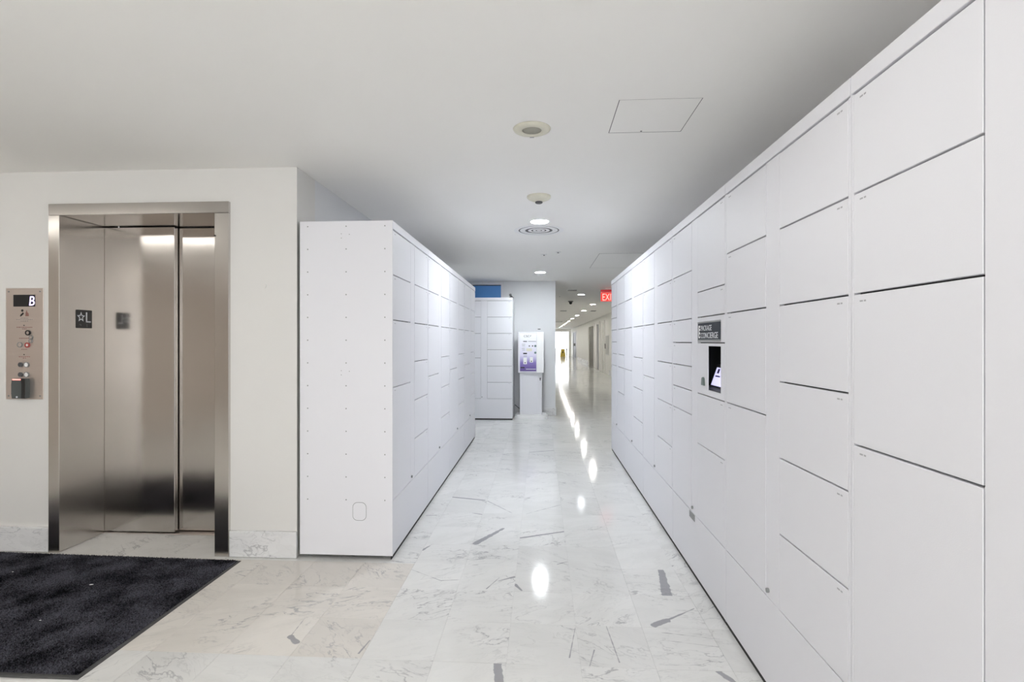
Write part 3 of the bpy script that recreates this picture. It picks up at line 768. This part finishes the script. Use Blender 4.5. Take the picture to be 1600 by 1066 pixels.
def sprinkler(x, y, label):
    s = at_ceiling('sprinkler', label, 'sprinkler', x, y, 'ceiling sprinklers')
    bm = bmesh.new(); lathe(bm, [(.036, 0), (.036, -.004), (.02, -.006), (0, -.006)], 20); obj('escutcheon', bm, M['white'], s)
    bm = bmesh.new(); lathe(bm, [(.012, -.006), (.010, -.012), (0, -.012)], 12); obj('head', bm, M['darkgrey'], s)
sprinkler(.04, 6.353, 'small sprinkler between vent and second downlight, left of the pair')
sprinkler(.208, 6.18, 'small sprinkler between vent and second downlight, right of the pair')
sprinkler(.45, 12.3, 'small dark sprinkler in the blue shaded ceiling beyond the kiosk wall')
def slot(x, y, w_, d_, label, m_):
    s = at_ceiling('linear_vent', label, 'linear vent', x, y, 'linear ceiling vents')
    bm = bmesh.new(); bx(bm, -w_ / 2 - .015, w_ / 2 + .015, -d_ / 2 - .015, d_ / 2 + .015, -.005, -.0003, bev=.001); obj('frame', bm, M['white'], s)
    box('slot', m_, s, -w_ / 2, w_ / 2, -d_ / 2, d_ / 2, -.0056, -.005)
slot(.66, 10.82, .19, .22, 'black slot vent in the ceiling left of the first far downlight', M['black'])
slot(.80, 18.2, .22, .5, 'grey slot vent beside the second downlight of the long corridor', M['grey'])
slot(1.86, 18.3, .18, .5, 'small dark slot vent right of the second downlight of the long corridor', M['darkgrey'])
slot(.95, 28.6, .5, .8, 'faint grey slot vent far down the long corridor', M['grey'])
dc = at_ceiling('dome_camera', 'small black dome camera hanging from the far ceiling', 'security camera', .80, 13.8)
bm = bmesh.new(); lathe(bm, [(.07, 0), (.07, -.02), (.03, -.03), (0, -.03)], 20); obj('mount', bm, M['darkgrey'], dc)
bm = bmesh.new(); lathe(bm, [(.042, -.03), (.042, -.055), (.028, -.08), (0, -.09)], 20); obj('dome', bm, M['black'], dc, True)

# exit sign hung from the ceiling
ex = thing('exit_sign', 'red lit exit sign hanging from the ceiling by the right lockers', 'exit sign', (1.375, 10.5, CEIL))
red = emit('red_sign_face', (.80, .06, .05), .26)
box('housing', mat('pale_sign_housing', (.70, .68, .68), .5, var=.03), ex, -.170, .165, -.02, .02, -.275, -.075, bev=.003)
fc = box('face', red, ex, -.160, .160, -.0225, -.02, -.265, -.085)
obj('lettering', text_mesh('EXIT', .135, .25, .001), emit('pale_red_letters', (1.0, .36, .31), .55), fc, loc=(-.125, -.0225, -.245))
box('top_rail', emit('dark_red_rail', (.55, .03, .04), .12), ex, -.16, .16, -.026, .026, -.0745, -.030, bev=.002)
box('canopy', M['white'], ex, -.07, .07, -.05, .05, -.012, -.0005, bev=.002)
bm = bmesh.new(); cyl(bm, (0, 0, -.021), .010, .018, 'Z', 12); obj('stem', bm, M['white'], ex)

# lobby lamps out of view: one mirrored in the elevator, others added for light
def linear(x, y, l, label, hw=.025):
    s = at_ceiling('linear_lamp', label, 'ceiling lamp', x, y, 'lobby linear lamps')
    box('housing', M['white'], s, -l / 2 - .01, l / 2 + .01, -.03, .03, -.03, -.0005, bev=.002)
    box('diffuser', emit('lamp_diffuser', (1.0, .965, .905), LINEAR_LAMP), s, -l / 2, l / 2, -hw, hw, -.036, -.03)
linear(-4.2, 1.75, 2.4, 'white linear ceiling lamp nearest the elevator', .005)
linear(-2.4, -.3, 1.5, 'added unseen linear ceiling lamp left of the camera', .035)
linear(-.8, -.6, 1.5, 'added unseen linear ceiling lamp just behind the camera')
linear(-3.0, -2.0, 1.5, 'added unseen linear ceiling lamp at the lobby back left')
linear(-.3, -2.4, 1.5, 'added unseen linear ceiling lamp at the lobby back')

# ------------------------------------------------------------------ far corridor fittings on the right wall
def wall_door(n, y0, y1, h, m_, label, frame_m):
    d = thing('door_%d' % n, label, None, (FRX, (y0 + y1) / 2, 0), kind='structure')
    hw = (y1 - y0) / 2
    box('leaf', m_, d, -.012, -.001, -hw, hw, .01, h)
    bm = bmesh.new(); bx(bm, -.06, -.0005, hw, hw + .12, 0, h + .1); bx(bm, -.06, -.0005, -hw - .12, -hw, 0, h + .1); bx(bm, -.06, -.0005, -hw, hw, h, h + .1)
    obj('door_frame', bm, frame_m, d)
    return d
brown = mat('grey_brown_door', (.20, .19, .155), .5, var=.08, scale=4)
d = wall_door(2, 25.4, 28.0, 2.08, brown, 'grey brown double door on the long corridor wall', M['wall_warm_lit'])
for z in (.55, 1.08, 1.6): box('rail', brown, d, -.02, -.012, -1.28, 1.28, z, z + .05)
wall_door(3, 23.15, 24.0, 2.1, mat('blue_grey_door', (.33, .34, .37), .4, var=.05), 'blue grey door on the long corridor wall', M['wall_warm_lit'])
wall_door(4, 21.4, 22.0, 2.1, mat('pale_door', (.60, .60, .56), .5, var=.03), 'pale grey door on the long corridor wall', M['wall_warm_lit'])
d = wall_door(5, 37.9, 41.6, 2.0, mat('slate_blue_door', (.36, .37, .43), .5, var=.05), 'slate blue double door near the corridor end', M['white'])
bm = bmesh.new(); bx(bm, -.10, -.012, -.15, .15, .95, 1.15); obj('handle', bm, M['darkgrey'], d)
rp_ = thing('wall_panel', 'pale grey upright panel on the corridor wall beside the lockers', 'wall panel', (FRX, 20.6, .80))
box('plate', mat('pale_grey_panel', (.55, .55, .53), .5, var=.03), rp_, -.02, -.0005, -.4, .4, 0, .74, bev=.004)
box('rim', M['white'], rp_, -.012, -.0005, -.44, .44, -.03, .77, bev=.003)
cb_ = thing('call_button_plate', 'small black button plate on the long corridor wall', 'button plate', (FRX, 21.1, 1.02))
box('plate', M['black'], cb_, -.03, -.0005, -.12, .12, 0, .2, bev=.004)
bm = bmesh.new(); cyl(bm, (-.034, 0, .1), .02, .01, 'X', 12); obj('button', bm, M['grey'], cb_)

# glazed exit at the very end
g_ = thing('door_6', 'bright glazed exit at the far end of the corridor', None, (1.84, ENDY, 0), kind='structure')
gm, t, b = principled('clear_glass'); b.inputs['Transmission Weight'].default_value = 1; b.inputs['Roughness'].default_value = 0; b.inputs['IOR'].default_value = 1.01
box('pane', gm, g_, -.60, -.02, .08, .09, .05, 2.14); box('pane', gm, g_, .02, .60, .08, .09, .05, 2.14)
bm = bmesh.new()
for x in (-.62, -.02, .0, .60): bx(bm, x, x + .02, .06, .11, 0, 2.17)
bx(bm, -.60, .60, .06, .11, 2.13, 2.17); obj('door_frame', bm, M['white'], g_)
cs = thing('caution_sign', 'yellow floor caution sign at the far corridor exit', 'caution sign', (1.86, 43.4, 0))
yel = mat('caution_yellow', (.85, .62, .10), .5, var=.04)
for s, nm in ((-1, 'front_board'), (1, 'rear_board')):
    bm = bmesh.new(); prism(bm, [(-.24, 0), (.24, 0), (.15, .66), (-.15, .66)], -.008, .008)
    bmesh.ops.rotate(bm, verts=bm.verts[:], matrix=Matrix.Rotation(math.radians(-10 * s * -1), 3, 'X')); bmesh.ops.translate(bm, verts=bm.verts[:], vec=(0, s * .13, .004))
    obj(nm, bm, yel, cs)
box('mark', M['darkgrey'], cs, -.05, .05, -.105, -.09, .34, .44)
for x, lb in ((1.30, 'dark bollard outside the corridor exit, left of the caution sign'), (2.32, 'dark bollard outside the corridor exit, right of the caution sign')):
    q = thing('bollard', lb, 'bollard', (x, 46.0, 0)); bm = bmesh.new(); lathe(bm, [(.0, 0), (.07, 0), (.07, .62), (.05, .68), (0, .70)], 16); obj('post', bm, M['grey'], q)
    bm = bmesh.new(); lathe(bm, [(.072, .52), (.074, .53), (.074, .60), (.072, .61)], 16); obj('band', bm, M['black'], q)
